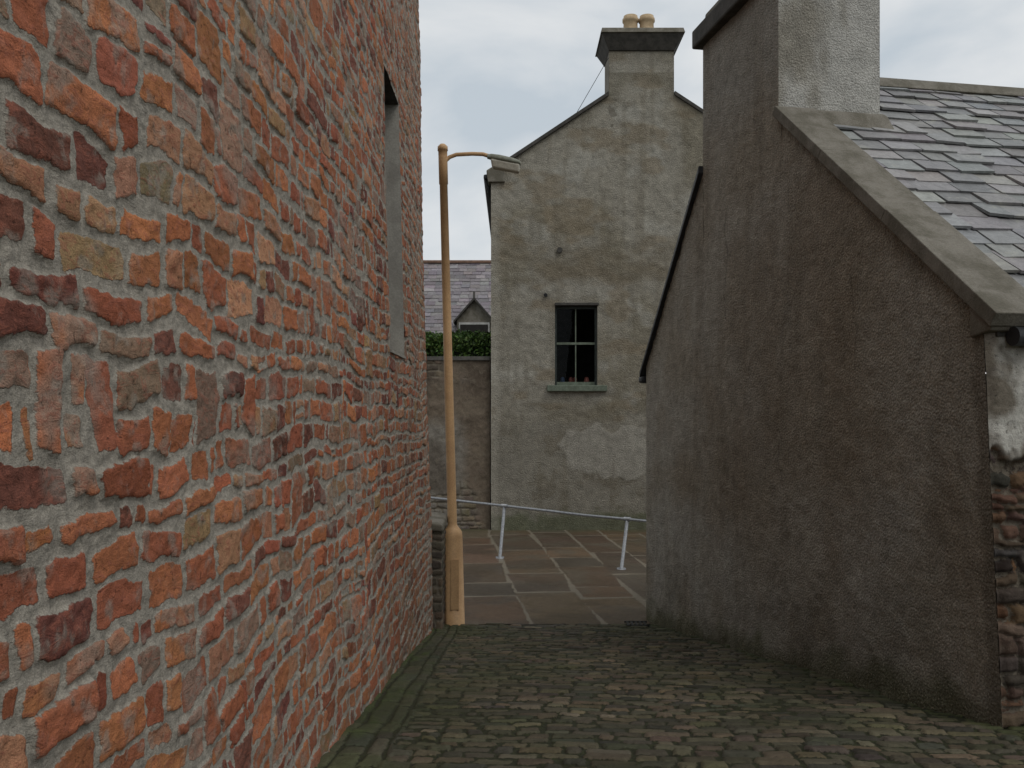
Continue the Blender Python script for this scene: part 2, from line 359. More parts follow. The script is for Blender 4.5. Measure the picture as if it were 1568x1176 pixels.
# low stone wall at the end of the brick house
def rubble_block(name, x0, x1, y0, y1, z0, z1, cols, probs, mat, rowh=(.07, .13), wd=((.12, .25), (.25, .45)), res=.012, seed=1, parent=None, disp=.02, colfn=None):
    Lr = raster(2 * (x1 - x0) + 2 * (y1 - y0) + 1, z1 - z0 + .5, .006, rows_rects(2 * (x1 - x0) + 2 * (y1 - y0) + 1, z1 - z0 + .5, rowh, list(wd), [.5, .5], 1.2), .02, .02, .06)
    w, d = x1 - x0, y1 - y0
    us = lines([(0, 2 * (w + d), res)], (0, w, w + d, 2 * w + d, 2 * (w + d))); vs = lines([(z0, z1, res)], (z1,))
    U, V = np.meshgrid(us, vs, indexing='ij')
    E, I = sample(Lr, U + .1 + .10 * fbm(U * 3, V * 3, seed), V - z0 + .1 + .12 * fbm(U * 2.2, V * 2.2, seed + 1))
    C = palette(Lr[3], cols, probs)[I]
    sm = np.zeros_like(E)
    if colfn is not None:
        sm = sst(fbm(U * .8, V * .8, seed + 5) + .06, .40, .56)
        C = colfn(C, U, V); E = np.where(sm > .5, E + .03 * sm, E)
    D = disp * .5 * sst(E, -.004, .014) * (1 - .8 * sm) + disp * (fbm(U * 5, V * 5, seed + 2) - .5)
    px = np.where(U < w, x0 + U, np.where(U < w + d, x1, np.where(U < 2 * w + d, x1 - (U - w - d), x0)))
    py = np.where(U < w, y0, np.where(U < w + d, y0 + U - w, np.where(U < 2 * w + d, y1, y1 - (U - 2 * w - d))))
    cxm, cym = (x0 + x1) / 2, (y0 + y1) / 2
    fr_ = (U < w) | ((U > w + d) & (U < 2 * w + d))
    px = px + D * np.where(fr_, 0, np.sign(px - cxm)); py = py + D * np.where(fr_, np.sign(py - cym), 0)
    return mesh(name, np.stack([px, py, V], -1), quads(len(us), len(vs)), mat, parent, {'Col': C.reshape(-1, 3), 'edge': E.ravel()})
SP = empty('low_stone_wall')
rubble_block('masonry', -1.12, -.80, 10.06, 10.75, -2.75, -1.34, [(.10, .085, .065), (.07, .06, .05), (.13, .10, .07)], [.4, .3, .3], M_rubble, parent=SP, seed=31)
hexa('coping', [(-1.14, 10.02, -1.34), (-.775, 10.02, -1.36), (-.775, 10.8, -1.34), (-1.14, 10.8, -1.34), (-1.14, 10.02, -1.24), (-.79, 10.02, -1.28), (-.775, 10.8, -1.24), (-1.14, 10.8, -1.2)], M_cement, SP, .02)

# ------------------------------------------------------------ roughcast house (right)
RH = empty('roughcast_house')
AW = 5.92
def P(a, s, z):
    return np.stack(np.broadcast_arrays(1.65 + .1808 * a + .9835 * s, 10.9 - .9835 * a + .1808 * s, z), -1)
a_r = .418 * AW; zr = 3.25; ze = .55
ch0, ch1, chz = .30 * AW, .576 * AW, 3.78
def roofz(a): return np.where(a < a_r, ze + (zr - ze) * a / a_r, zr - (zr - ze) * (a - a_r) / (AW - a_r))
aa = lines([(0, AW, .016)], (0, ch0 - .0021, ch0, ch1, ch1 + .0021, a_r, AW)); zz = lines([(-2.95, chz, .018)], (chz,))
A, Zg = np.meshgrid(aa, zz, indexing='ij')
top = np.where((A >= ch0 - 1e-6) & (A <= ch1 + 1e-6), chz, roofz(A))
cl = Zg >= top; Zc = np.minimum(Zg, top)
q = cl[:-1, :-1] & cl[1:, :-1] & cl[1:, 1:] & cl[:-1, 1:]
lean = 1 + np.where(A > .01, (-.0113 * np.minimum(Zc, .6)), 0) * (A / AW) * sst(A, ch1, AW)
ed = np.minimum(np.minimum(A, AW - A), 1.0)
ed = np.where(Zc > 2.45, np.minimum(ed, np.minimum(np.abs(A - ch1), np.abs(A - ch0))), ed)
D = .035 * (fbm(A * .55, Zc * .45, 41) - .5) + .016 * (fbm(A * 3, Zc * 3, 42) - .5) + .014 * (fbm(A * 18, Zc * 18, 43, 2) - .5)
D = D * sst(ed, 0, .12)
D = D + .07 * sst(-(Zc - gz(10.9 - .98 * A)), -.35, .05) * sst(fbm(A * 2, Zc, 60), .2, .8) * sst(ed, 0, .1)
base = np.full(A.shape + (3,), 1.0) * np.array((.285, .252, .200))
base = mixc(base, (.33, .305, .258), sst(fbm(A * .8, Zc * .8, 44), .35, .65)); base = mixc(base, (.235, .195, .145), .6 * sst(fbm(A * 1.6, Zc * .9, 45), .45, .7))
base = mixc(base, (.38, .37, .335), .55 * sst(fbm(A * 1.2, Zc * 1.2, 46) + (-Zc - .5) * .18, .5, .85))
base = mixc(base, (.29, .28, .25), .7 * sst(Zc + .3 * fbm(A * 3, Zc * 3, 51), 2.6, 3.3))
streak = sst(fbm(A * 5, Zc * .6, 47), .56, .78); base = mixc(base, (.17, .145, .11), .32 * streak)
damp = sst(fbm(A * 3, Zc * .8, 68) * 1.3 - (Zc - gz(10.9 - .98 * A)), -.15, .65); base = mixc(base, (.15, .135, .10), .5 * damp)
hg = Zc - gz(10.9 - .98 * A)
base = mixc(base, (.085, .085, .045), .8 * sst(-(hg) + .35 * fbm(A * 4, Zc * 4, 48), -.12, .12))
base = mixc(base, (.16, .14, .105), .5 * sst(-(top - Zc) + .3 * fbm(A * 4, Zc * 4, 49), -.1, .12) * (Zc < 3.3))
base = mixc(base, (.12, .10, .075), .6 * sst(.14 * fbm(A * 5, Zc * 3, 50) - (AW - A), -.06, .02))
for (ac, za, zb, s_) in ((3.42, -.6, -.15, 1), (4.55, .3, 1.0, 2), (2.35, .9, 2.0, 3)):     # settlement cracks
    wob = ac + .25 * (fbm(Zc * 4, Zc * 0 + s_, s_) - .5)
    ck = sst(-np.abs(A - wob), -.017, -.004) * (Zc > za) * (Zc < zb); base = mixc(base, (.09, .08, .06), .45 * ck)
Pt = P(A * lean, -D, Zc)
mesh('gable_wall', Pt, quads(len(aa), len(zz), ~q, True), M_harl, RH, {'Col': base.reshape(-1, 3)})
# front wall (perpendicular to the gable): whitewash above, bare rubble below
ss = lines([(0, 1.2, .012), (1.2, 7, .08)], (0, 7.0)); zz = lines([(-3.0, .50, .014)], (.5,))
S, Zf = np.meshgrid(ss, zz, indexing='ij')
Lr = raster(8, 4.4, .005, rows_rects(8, 4.4, (.03, .10), [(.10, .25), (.25, .5)], [.5, .5], 2), .018, .010, .09)
E, I = sample(Lr, S + .3 + .08 * fbm(S * 5, Zf * 5, 3), Zf + 3.1 + .10 * fbm(S * 4, Zf * 4, 4))
C = palette(Lr[3], [(.115, .07, .045), (.085, .06, .042), (.16, .085, .048), (.06, .05, .042)], [.3, .3, .12, .28], .2)[I]
wm = sst(Zf + .28 * (fbm(S * 5, Zf * 5, 71) - .5), -.26, -.22)
Cw = mixc(np.full(C.shape, 1.) * np.array((.45, .44, .40)), (.17, .15, .12), sst(fbm(S * 7, Zf * 5, 72), .42, .68))
C = C * (1 - wm[..., None]) + Cw * wm[..., None]; E = np.maximum(E, wm * .05)
D = .04 * sst(E, -.004, .012) * (1 - wm) + .035 * wm + .05 * (fbm(S * 5, Zf * 8, 73) - .5); D = D * sst(S, -.02, .06)
C = mixc(C, (.03, .03, .02), .8 * sst(-Zf, 1.2, 2.1) * .5)
cor = AW * (1 - .0113 * np.minimum(Zf, .6))
mesh('front_wall', P(cor + D - .03 * sst(S, 0, .02) * (1 - wm), S, Zf), quads(len(ss), len(zz), None, True), M_rubble, RH, {'Col': C.reshape(-1, 3), 'edge': E.ravel()})
mesh('rear_and_far_walls', np.concatenate([P(np.array([0, 0, AW, AW, AW * .418]), np.array([0, 7, 7, 7, 7.]), np.array([-3, -3, -3, .5, zr - .05])), P(np.array([0, 0]), np.array([0, 7.]), np.array([.5, .5]))]),
     [(0, 1, 6, 5), (1, 2, 3, 4, 6)], M_cement, RH, smooth=False)
# roof
sl = math.hypot(AW - a_r, zr - ze); dn = ((AW - a_r) / sl, -(zr - ze) / sl)
nn = (-dn[1], dn[0])
def slates(name, PP, a0, z0, dn, length, s0, s1, expo, wr, th, mat, cols, probs, parent, lift=.0):
    nrm = (-dn[1], dn[0]) if dn[0] > 0 else (dn[1], -dn[0])
    V = []; F = []; CC = []; q = length
    while q > .06:
        s = s0 - rng.uniform(0, wr[0])
        while s < s1:
            w = rng.uniform(*wr); a_, b_ = max(s, s0) + .002, min(s + w, s1) - .002; s += w
            if b_ - a_ < .03: continue
            ql = q + rng.normal(0, .006); qt = max(ql - expo * 1.6, 0); t_ = th * rng.uniform(.7, 1.5)
            lo = lift + t_ * 1.35 + rng.uniform(0, .006); hi = lift
            tw = rng.normal(0, .002); sk = rng.normal(0, .004); ch = rng.uniform(0, .02)
            pts = []
            for (qq, h, sd) in [(ql + sk, lo + tw, a_ + ch * .5), (ql - sk, lo - tw, b_ - ch * .5), (qt, hi, b_), (qt, hi, a_)]:
                for o_ in (0, t_): pts.append((qq, h + o_, sd))
            k = len(V)
            for (qq, h, sd) in pts: V.append(PP(a0 + dn[0] * qq + nrm[0] * h, sd, z0 + dn[1] * qq + nrm[1] * h))
            F += [(k + 1, k + 3, k + 5, k + 7), (k, k + 6, k + 4, k + 2), (k, k + 2, k + 3, k + 1), (k + 2, k + 4, k + 5, k + 3), (k + 6, k, k + 1, k + 7)]
            c = palette(1, cols, probs, .10)[0]; CC += [c] * 8
        q -= expo * rng.uniform(.93, 1.07)
    return mesh(name, np.array(V), F, mat, parent, {'Col': np.array(CC)}, smooth=False)
gs = [(.215, .215, .215), (.175, .178, .18), (.26, .258, .25), (.19, .178, .18)]; gp = [.35, .25, .2, .2]
slates('slate_roof', P, a_r, zr - .04, dn, sl + .07, .3, 7.1, .20, (.2, .36), .015, M_slate, gs, gp, RH)
mesh('roof_deck', np.concatenate([P(np.array([a_r, AW + .03]), .02, np.array([zr - .06, ze - .06])), P(np.array([AW + .03, a_r]), 7.0, np.array([ze - .06, zr - .06])), P(np.array([-.05, -.05]), np.array([0.02, 7.]), np.array([ze - .03, ze - .03]))]),
     [(0, 1, 2, 3), (0, 3, 5, 4)], M_plainroof, RH, smooth=False)
def prism(name, poly, s0, s1, mat, bev=0, parent=RH):
    n_ = len(poly); pa = np.array(poly)
    V = np.concatenate([P(pa[:, 0], s0, pa[:, 1]), P(pa[:, 0], s1, pa[:, 1])])
    F = [tuple(range(n_))[::-1], tuple(range(n_, 2 * n_))] + [(i, (i + 1) % n_, n_ + (i + 1) % n_, n_ + i) for i in range(n_)]
    o = mesh(name, V, F, mat, parent, smooth=False)
    if bev: m_ = o.modifiers.new('b', 'BEVEL'); m_.width = bev; m_.segments = 2
    return o
def along(q, h): return (a_r + dn[0] * q + nn[0] * h, zr + dn[1] * q + nn[1] * h)
q0 = (ch1 - a_r) / dn[0] - .03
qs = [q0, q0 + .95, q0 + 2.0, sl + .10]
for k in range(3):
    hh = rng.uniform(-.006, .006)
    prism('skew_coping_%d' % k, [along(qs[k] + .001, -.01), along(qs[k + 1] - .001, -.01), along(qs[k + 1] - .001, .075 + hh), along(qs[k] + .001, .075 + hh)], -.045, .33, M_cement, .006)
prism('ridge', [(a_r - .16, zr - .13), (a_r + .16, zr - .10), (a_r + .05, zr + .03), (a_r - .05, zr + .03)], .95, 7.1, M_cement, .02)
prism('left_verge', [(-.12, ze - .13), (-.12, ze - .06), (ch0, float(roofz(np.array(ch0))) + .05), (ch0, float(roofz(np.array(ch0))) - .03)], -.05, .4, M_gutter, .01)
prism('left_gutter', [(-.2, ze - .2), (-.2, ze - .11), (-.06, ze - .11), (-.06, ze - .2)], -.04, 7.0, M_gutter, .03)
tube('front_gutter', P(np.array([AW + .08] * 2), np.array([.1, 7.]), np.array([ze - .125, ze - .135])), .055, M_gutter, RH)
prism('wall_head', [(AW - .3, ze - .12), (AW + .02, ze - .12), (AW + .02, ze - .03), (AW - .3, ze + .12)], .05, 7.0, M_dark)
prism('skew_putt', [(AW - .12, ze - .12), (AW + .05, ze - .09), (AW + .075, ze - .03), (AW - .12, ze + .08)], -.02, .315, M_cement, .01)
# chimney
s_ = lines([(0, .95, .02)], (.95,)); z_ = lines([(2.1, chz, .02)], (chz,)); S, Zf = np.meshgrid(s_, z_, indexing='ij')
D = .02 * (fbm(S * 3, Zf * 3, 81) - .5) * sst(np.minimum(S, .95 - S), 0, .05) + .05 * sst(-Zf, -2.56, -2.44)
C = mixc(np.full(S.shape + (3,), 1.) * np.array((.44, .435, .405)), (.28, .265, .225), sst(fbm(S * 3, Zf * 1.3, 82), .45, .7))
mesh('chimney_front', P(ch1 + D, S, Zf), quads(len(s_), len(z_), None, True), M_white, RH, {'Col': C.reshape(-1, 3)})
mesh('chimney_sides', np.concatenate([P(np.array([ch0, ch1, ch1, ch0]), .949, np.array([1.9, 1.9, chz, chz])), P(ch0 + .002, np.array([0, .949, .949, 0]), np.array([1.6, 1.6, chz, chz]))]), [(0, 1, 2, 3), (4, 5, 6, 7)], M_cement, RH, smooth=False)
prism('chimney_cap', [(ch0 - .09, chz - .02), (ch1 + .09, chz - .02), (ch1 + .09, chz + .17), (ch0 - .09, chz + .17)], -.09, 1.04, M_dark, .02)
prism('chimney_upper', [(ch0 + .0, chz + .17), (ch1 - .0, chz + .17), (ch1 - .05, chz + .3), (ch0 + .05, chz + .3)], .0, .95, M_cement, .02)
prism('chimney_flashing', [(ch1 - .02, 2.48), (ch1 + .16, 2.36), (ch1 + .16, 2.40), (ch1 + .045, 2.56), (ch1 - .02, 2.6)], .335, 1.0, M_cement, .02)

# ------------------------------------------------------------ grey gabled house (centre)
GH = empty('gabled_house'); YG = 19.0
gx0, gxa, gx1 = -.45, 2.78, 6.05; ezl, az = 5.12, 7.26
cx0, cx1, czt = 2.08, 3.47, 8.02
w0, w1, wz0, wz1 = .92, 1.83, .56, 2.27
xs = lines([(gx0, gx1, .03)], (gx0, gx1, w0, w1, gxa, cx0 - .0025, cx0, cx1, cx1 + .0025)); zs = lines([(-2.8, czt, .03)], (wz0, wz1, czt))
X, Z = np.meshgrid(xs, zs, indexing='ij')
rake = np.where(X < gxa, ezl + (az - ezl) * (X - gx0) / (gxa - gx0), az - (az - ezl) * (X - gxa) / (gx1 - gxa))
top = np.where((X >= cx0 - 1e-6) & (X <= cx1 + 1e-6), czt, rake)
cl = Z >= top; Zc = np.minimum(Z, top); q = cl[:-1, :-1] & cl[1:, :-1] & cl[1:, 1:] & cl[:-1, 1:]
a_, b_ = np.meshgrid((xs[:-1] + xs[1:]) / 2, (zs[:-1] + zs[1:]) / 2, indexing='ij')
q |= (a_ > w0) & (a_ < w1) & (b_ > wz0) & (b_ < wz1)
n1 = fbm(X * .9, Zc * .9, 91); n2 = fbm(X * 3, Zc * 3, 92); n3 = fbm(X * 1.4, Zc * 3, 93)
C = np.full(X.shape + (3,), 1.) * np.array((.275, .258, .215))
C = mixc(C, (.215, .195, .15), sst(n1, .4, .62)); C = mixc(C, (.34, .33, .29), .6 * sst(fbm(X * 1.6, Zc * 1.6, 94), .56, .72))
C = mixc(C, (.21, .17, .115), .6 * sst(n3, .55, .7))
band = sst(Zc + .25 * (n2 - .5), 2.6, 2.9) * sst(-(Zc + .3 * (n2 - .5)), -3.75, -3.4) * sst(n3, .3, .6); C = mixc(C, (.17, .145, .105), .75 * band)
C = mixc(C, (.165, .145, .105), .65 * sst(np.abs(X - 1.37) * -1 + .5 * n2, -1.0, -.3) * sst(-Zc, -.5, .1) * sst(Zc, -2.0, -.5))
C = mixc(C, (.22, .205, .17), .85 * sst(-(Zc + .15 * (n2 - .5)), .15, .3))
pm = sst(X + .4 * (n2 - .5) - .2 * Zc, 1.25, 1.33) * sst(-(Zc + .35 * (n2 - .5)), .33, .37) * sst(Zc + .5 * (n2 - .5) + .12 * (X - 2), -1.35, -1.3)
C = mixc(C, (.32, .305, .265), .65 * pm)
pm2 = sst(n2, .54, .6) * sst(-Zc, .3, .5) * (1 - pm); C = mixc(C, (.165, .145, .11), .6 * pm2)
vs_ = sst(fbm(X * 5, Zc * .5, 78), .55, .75); C = mixc(C, (.15, .13, .095), .35 * vs_)
C = mixc(C, (.10, .11, .065), .75 * sst(-Zc + .6 * n2, 2.35, 2.6)); C = mixc(C, (.36, .34, .29), .4 * sst(-X + .12 * n2, .28, .42))
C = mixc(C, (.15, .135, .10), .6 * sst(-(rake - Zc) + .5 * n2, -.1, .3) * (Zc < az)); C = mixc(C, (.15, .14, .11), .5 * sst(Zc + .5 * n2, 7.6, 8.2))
sm = sst(-(Zc + .15 * (n2 - .5)), .1, .3)
D = .08 * (n1 - .5) + .03 * (n2 - .5) * (1 - .5 * sm) + .022 * (fbm(X * 9, Zc * 9, 96, 2) - .5) * (1 - .7 * sm) + .012 * pm
D *= sst(np.minimum(X - gx0, 1), -.02, .15); inw = (X > w0 - .03) & (X < w1 + .03) & (Zc > wz0 - .03) & (Zc < wz1 + .03); D = np.where(inw, 0, D)
D = np.where(Zc > 6.7, D * .5, D)
mesh('gable_wall', np.stack([X, YG - D, Zc], -1), quads(len(xs), len(zs), ~q), M_harl2, GH, {'Col': C.reshape(-1, 3)})
yb = YG + .14
for nm, p in (('reveal_left', [(w0, YG - .004, wz0), (w0, yb + .05, wz0), (w0, yb + .05, wz1), (w0, YG - .004, wz1)]), ('reveal_right', [(w1, YG - .004, wz0), (w1, yb + .05, wz0), (w1, yb + .05, wz1), (w1, YG - .004, wz1)]), ('reveal_head', [(w0, YG - .004, wz1), (w1, YG - .004, wz1), (w1, yb + .05, wz1), (w0, yb + .05, wz1)])):
    mesh(nm, p, [(0, 1, 2, 3)], M_cement, GH, smooth=False)
box('lintel', w0 - .005, w1 + .03, YG - .03, YG + .1, wz1 - .0, wz1 + .06, M_dark, GH, .01)
box('window_sill', w0 - .17, w1 + .20, YG - .09, YG + .16, wz0 - .13, wz0, M_sill, GH, .012)
W = empty('sash_window'); W.parent = GH
fz = wz0 + .002
box('jamb_l', w0, w0 + .045, yb, yb + .06, fz, wz1 - .002, M_frame, W); box('jamb_r', w1 - .045, w1, yb, yb + .06, fz, wz1 - .002, M_frame, W)
box('head', w0 + .046, w1 - .046, yb, yb + .06, wz1 - .06, wz1 - .002, M_frame, W); box('bottom_rail', w0 + .046, w1 - .046, yb, yb + .06, fz, fz + .075, M_sill, W)
zm = 1.44; box('meeting_rail', w0 + .046, w1 - .046, yb - .01, yb + .07, zm, zm + .05, M_sill, W)
xm = (w0 + w1) / 2
box('glazing_bar_low', xm - .012, xm + .012, yb + .005, yb + .04, fz + .076, zm - .001, M_sill, W); box('glazing_bar_top', xm - .012, xm + .012, yb + .01, yb + .05, zm + .051, wz1 - .061, M_sill, W)
mesh('glass', [(w0 + .04, yb + .03, wz0 + .05), (w1 - .04, yb + .03, wz0 + .05), (w1 - .04, yb + .03, wz1 - .05), (w0 + .04, yb + .03, wz1 - .05)], [(0, 1, 2, 3)], M_glass, W, smooth=False)
mesh('room', [(w0 - .5, yb + .08, wz0 - .02), (w1 + .5, yb + .08, wz0 - .02), (w1 + .5, yb + 2, wz0 - .02), (w0 - .5, yb + 2, wz0 - .02), (w0 - .5, yb + .08, 2.6), (w1 + .5, yb + .08, 2.6), (w1 + .5, yb + 2, 2.6), (w0 - .5, yb + 2, 2.6)], [(0, 1, 2, 3), (4, 5, 6, 7), (2, 3, 7, 6), (0, 3, 7, 4), (1, 2, 6, 5)], M_int, W, smooth=False)
for x, r, m_ in ((1.1, .05, M_blue), (1.28, .05, M_pink), (1.37, .045, M_pink), (1.62, .06, M_pink)):
    tube('ornament', [(x, yb + .16, wz0 - .02), (x, yb + .16, wz0 + .12), (x, yb + .16, wz0 + .17), (x, yb + .16, wz0 + .19)], [r * .7, r, r * .8, r * .3], m_, W, 12)
mesh('side_and_rear_walls', [(gx0, YG, -2.8), (gx0, YG + 9, -2.8), (gx0, YG + 9, ezl), (gx0, YG, ezl), (gx1, YG, -2.8), (gx1, YG + 9, -2.8), (gx1, YG + 9, ezl), (gx1, YG, ezl), (gxa, YG + 9, az)], [(0, 1, 2, 3), (4, 5, 6, 7), (1, 5, 6, 8, 2)], M_cement, GH, smooth=False)
mesh('roof', [(gx0 - .1, YG + .1, ezl + .0), (gx0 - .1, YG + 9, ezl + .0), (gxa, YG + 9, az + .06), (gxa, YG + .1, az + .06), (gx1 + .1, YG + .1, ezl), (gx1 + .1, YG + 9, ezl)], [(0, 1, 2, 3), (3, 2, 5, 4)], M_plainroof, GH, smooth=False)
def skew(nm, xa_, za_, xb_, zb_):
    hexa(nm, [(xa_, YG - .05, za_ - .03), (xb_, YG - .05, zb_ - .03), (xb_, YG + .25, zb_ - .03), (xa_, YG + .25, za_ - .03), (xa_, YG - .05, za_ + .06), (xb_, YG - .05, zb_ + .06), (xb_, YG + .25, zb_ + .06), (xa_, YG + .25, za_ + .06)], M_dark, GH, .01)
skew('skew_left', gx0 + .03, ezl + .02, 2.07, 6.79); skew('skew_right', gx1 + .06, ezl - .04, 3.48, 6.80)
box('eaves_gutter', gx0 - .16, gx0 - .04, YG - .02, YG + 9, ezl - .14, ezl - .04, M_gutter, GH, .03)
tube('downpipe_swan_neck', [(gx0 - .1, YG + .1, ezl - .1), (gx0 - .1, YG + .1, ezl - .22), (gx0 - .0, YG + .12, ezl - .5)], .035, M_gutter, GH)
hexa('skewputt', [(gx0 - .06, YG - .07, ezl - .22), (gx0 + .3, YG - .07, ezl - .22), (gx0 + .3, YG + .25, ezl - .22), (gx0 - .06, YG + .25, ezl - .22), (gx0 - .1, YG - .07, ezl + .03), (gx0 + .3, YG - .07, ezl + .28), (gx0 + .3, YG + .25, ezl + .28), (gx0 - .1, YG + .25, ezl + .03)], M_cement, GH, .02)
box('chimney_body', cx0 + .001, cx1 - .001, YG + .03, YG + .9, 5.9, czt, M_cement, GH)
tube('stay_wire', [(cx0 - .02, YG - .06, 7.55), (1.38, YG - .03, 6.38)], .006, M_gutter, GH, 6)
cym = YG + .43
def ring(nm, e0, e1, z0, z1, m_): hexa(nm, [(cx0 - e0, YG - .03 - e0, z0), (cx1 + e0, YG - .03 - e0, z0), (cx1 + e0, YG + .9 + e0, z0), (cx0 - e0, YG + .9 + e0, z0), (cx0 - e1, YG - .03 - e1, z1), (cx1 + e1, YG - .03 - e1, z1), (cx1 + e1, YG + .9 + e1, z1), (cx0 - e1, YG + .9 + e1, z1)], m_, GH, .01)
ring('chimney_corbel', .005, .17, 7.72, 8.03, M_dark); ring('chimney_cap', .20, .17, 8.032, 8.14, M_cement)
for i, x in enumerate((2.57, 2.92)):
    pr = [(8.14, .15), (8.2, .165), (8.22, .155), (8.42, .15), (8.44, .175), (8.50, .175), (8.51, .15), (8.56, .15)]
    tube('chimney_pot_%d' % i, [(x, cym - .2, z) for z, r in pr], [r for z, r in pr], M_pot, GH, 24)
tube('wall_vent', [(1.02, YG + .02, 3.45), (1.02, YG - .06, 3.45)], .06, M_dark, GH, 12)
tube('wall_vent_pipe', [(.72, YG + .02, 2.5), (.72, YG - .08, 2.48)], .04, M_gutter, GH, 12)

# ------------------------------------------------------------ garden wall, hedge, distant house
def gcol(C, U, V):
    sm = sst(fbm(U * .8, V * .8, 38) + .06, .40, .56)
    C = mixc(C, (.165, .132, .098), .85 * sm)
    C = mixc(C, (.24, .225, .195), .85 * sst(-V + .8 * fbm(U * 1.5, V * 1.5, 5), .3, .9) * sst(-U + .5 * fbm(U * 3, V * 3, 7), -5.4, -5.0))
    return mixc(C, (.08, .062, .047), .65 * sst(fbm(U * 1.6, V * .8, 6), .48, .68))
GW = rubble_block('garden_wall', -6.5, -.47, 19.15, 19.6, -2.8, 1.12, [(.19, .15, .11), (.15, .12, .095), (.20, .165, .125), (.13, .11, .09)], [.3, .3, .2, .2], M_garden, (.08, .17), ((.15, .3), (.3, .5)), .02, 33, disp=.05, colfn=gcol)
hexa('wall_coping', [(-6.5, 19.1, 1.10), (-.46, 19.1, 1.10), (-.46, 19.65, 1.10), (-6.5, 19.65, 1.10), (-6.5, 19.15, 1.19), (-.46, 19.15, 1.19), (-.46, 19.6, 1.19), (-6.5, 19.6, 1.19)], M_dark, GW, .02)
n = NT('hedge_leaves', .6, .3); lf = n.out(n.scale(n.attr('Col', True), n.mr(n.noise(5, 3), .3, .7, .7, 1.3, False)))
N = 26000; x = rng.uniform(-4.5, -.35, N); y = rng.uniform(19.8, 21.2, N)
topz = 1.45 + .45 * fbm(x * 2.2, y * 2.2, 5) + .16 * fbm(x * 7, y * 7, 6); z = topz - np.abs(rng.exponential(.28, N)); z = np.maximum(z, 0)
d1 = rng.normal(size=(N, 3)); d1 /= np.linalg.norm(d1, axis=1)[:, None]; d2 = np.cross(d1, rng.normal(size=(N, 3))); d2 /= np.linalg.norm(d2, axis=1)[:, None]
sz = rng.uniform(.025, .055, N)[:, None]; c = np.stack([x, y, z], 1)
V = np.stack([c - d1 * sz, c - d2 * sz * .55, c + d1 * sz, c + d2 * sz * .55], 1).reshape(-1, 3)
cc = palette(N, [(.05, .10, .02), (.08, .15, .03), (.035, .065, .018), (.12, .19, .04)], [.35, .3, .2, .15], .2)
cc = np.repeat(cc, 4, 0)
HG = mesh('hedge', V, np.arange(4 * N).reshape(N, 4), lf, None, {'Col': cc}, smooth=False)
HC = plain('hedge_core_fill', (.02, .03, .01))
box('hedge_core', -4.4, -.5, 20.0, 21.0, -2.5, 1.35, HC, HG)  # solid box filling the hedge, darker than its leaves

DH = empty('slate_roofed_house')
box('walls', -9, 3, 32.2, 38, -2.7, 2.55, M_whitewall, DH)
PD = lambda a, s, z: np.stack(np.broadcast_arrays(s, a, z), -1)
sl2 = math.hypot(3, 3.3)
slates('roof_slates', PD, 35.0, 5.85, (-3 / sl2, -3.3 / sl2), sl2 + .1, -9.2, 3.2, .20, (.28, .42), .012, M_slate2, [(.19, .17, .18), (.155, .14, .15), (.22, .20, .205)], [.4, .3, .3], DH)
mesh('roof_deck', [(-9.2, 35, 5.82), (3.2, 35, 5.82), (3.2, 31.95, 2.5), (-9.2, 31.95, 2.5), (3.2, 38.2, 2.5), (-9.2, 38.2, 2.5)], [(0, 1, 2, 3), (0, 1, 4, 5), (1, 2, 4), (0, 3, 5)], M_plainroof, DH, smooth=False)
box('ridge_tiles', -9.2, 3.2, 34.9, 35.1, 5.84, 5.96, plain('ridge_clay', (.23, .14, .10)), DH, .03)
dx = -1.36
mesh('dormer_face', [(dx - .62, 31.9, 2.4), (dx + .62, 31.9, 2.4), (dx + .62, 31.9, 3.35), (dx, 31.9, 4.02), (dx - .62, 31.9, 3.35)], [(0, 1, 2, 3, 4)], M_cement, DH, smooth=False)
for sgn in (-1, 1):
    e = dx + sgn * .74
    hexa('dormer_roof', [(e, 31.75, 3.17), (dx, 31.75, 4.0), (dx, 34.3, 4.0), (e, 34.3, 3.17), (e, 31.75, 3.25), (dx, 31.75, 4.1), (dx, 34.3, 4.1), (e, 34.3, 3.25)], M_dark, DH)
    mesh('dormer_cheek', [(dx + sgn * .62, 31.9, 2.4), (dx + sgn * .62, 34, 2.4), (dx + sgn * .62, 34, 3.35), (dx + sgn * .62, 31.9, 3.35)], [(0, 1, 2, 3)], M_plainroof, DH, smooth=False)
tube('dormer_finial', [(dx, 31.8, 4.0), (dx, 31.8, 4.3)], .04, M_dark, DH, 8)
box('dormer_window_frame', dx - .55, dx + .55, 31.84, 31.88, 2.35, 3.2, M_whitewall, DH)
box('dormer_window_glass', dx - .5, dx + .5, 31.82, 31.835, 2.40, 3.12, M_int, DH)

# ------------------------------------------------------------ street lamp
SL = empty('street_lamp'); lx, ly, lb, lt = -.683, 10.62, -2.56, 3.18
def lp(z): k = (z - lb) / (lt - lb); return (lx - .148 * k, ly, z)
pr = [(lb, .118), (-1.50, .118), (-1.44, .112), (-1.40, .085), (-1.37, .06), (-1.33, .056), (1.0, .051), (2.72, .047), (2.722, .054), (3.05, .054), (3.12, .054), (3.122, .062), (3.17, .060), (3.20, .03)]
tube('column', [lp(z) for z, r in pr], [r for z, r in pr], M_lamp, SL, 32)
box('base_door', lx - .045, lx + .055, ly - .124, ly - .10, -2.35, -1.75, M_lamp, SL, .004)
tx_, ty_, _ = lp(3.03)
arm = [(tx_ + .03, ty_, 3.0), (tx_ + .08, ty_, 3.045), (tx_ + .16, ty_ - .0, 3.075), (tx_ + .35, ty_, 3.085), (tx_ + .48, ty_, 3.08), (tx_ + .56, ty_, 3.055)]
tube('bracket_arm', arm, [.024] * 6, M_lamp, SL, 14)
hx = tx_ + .53
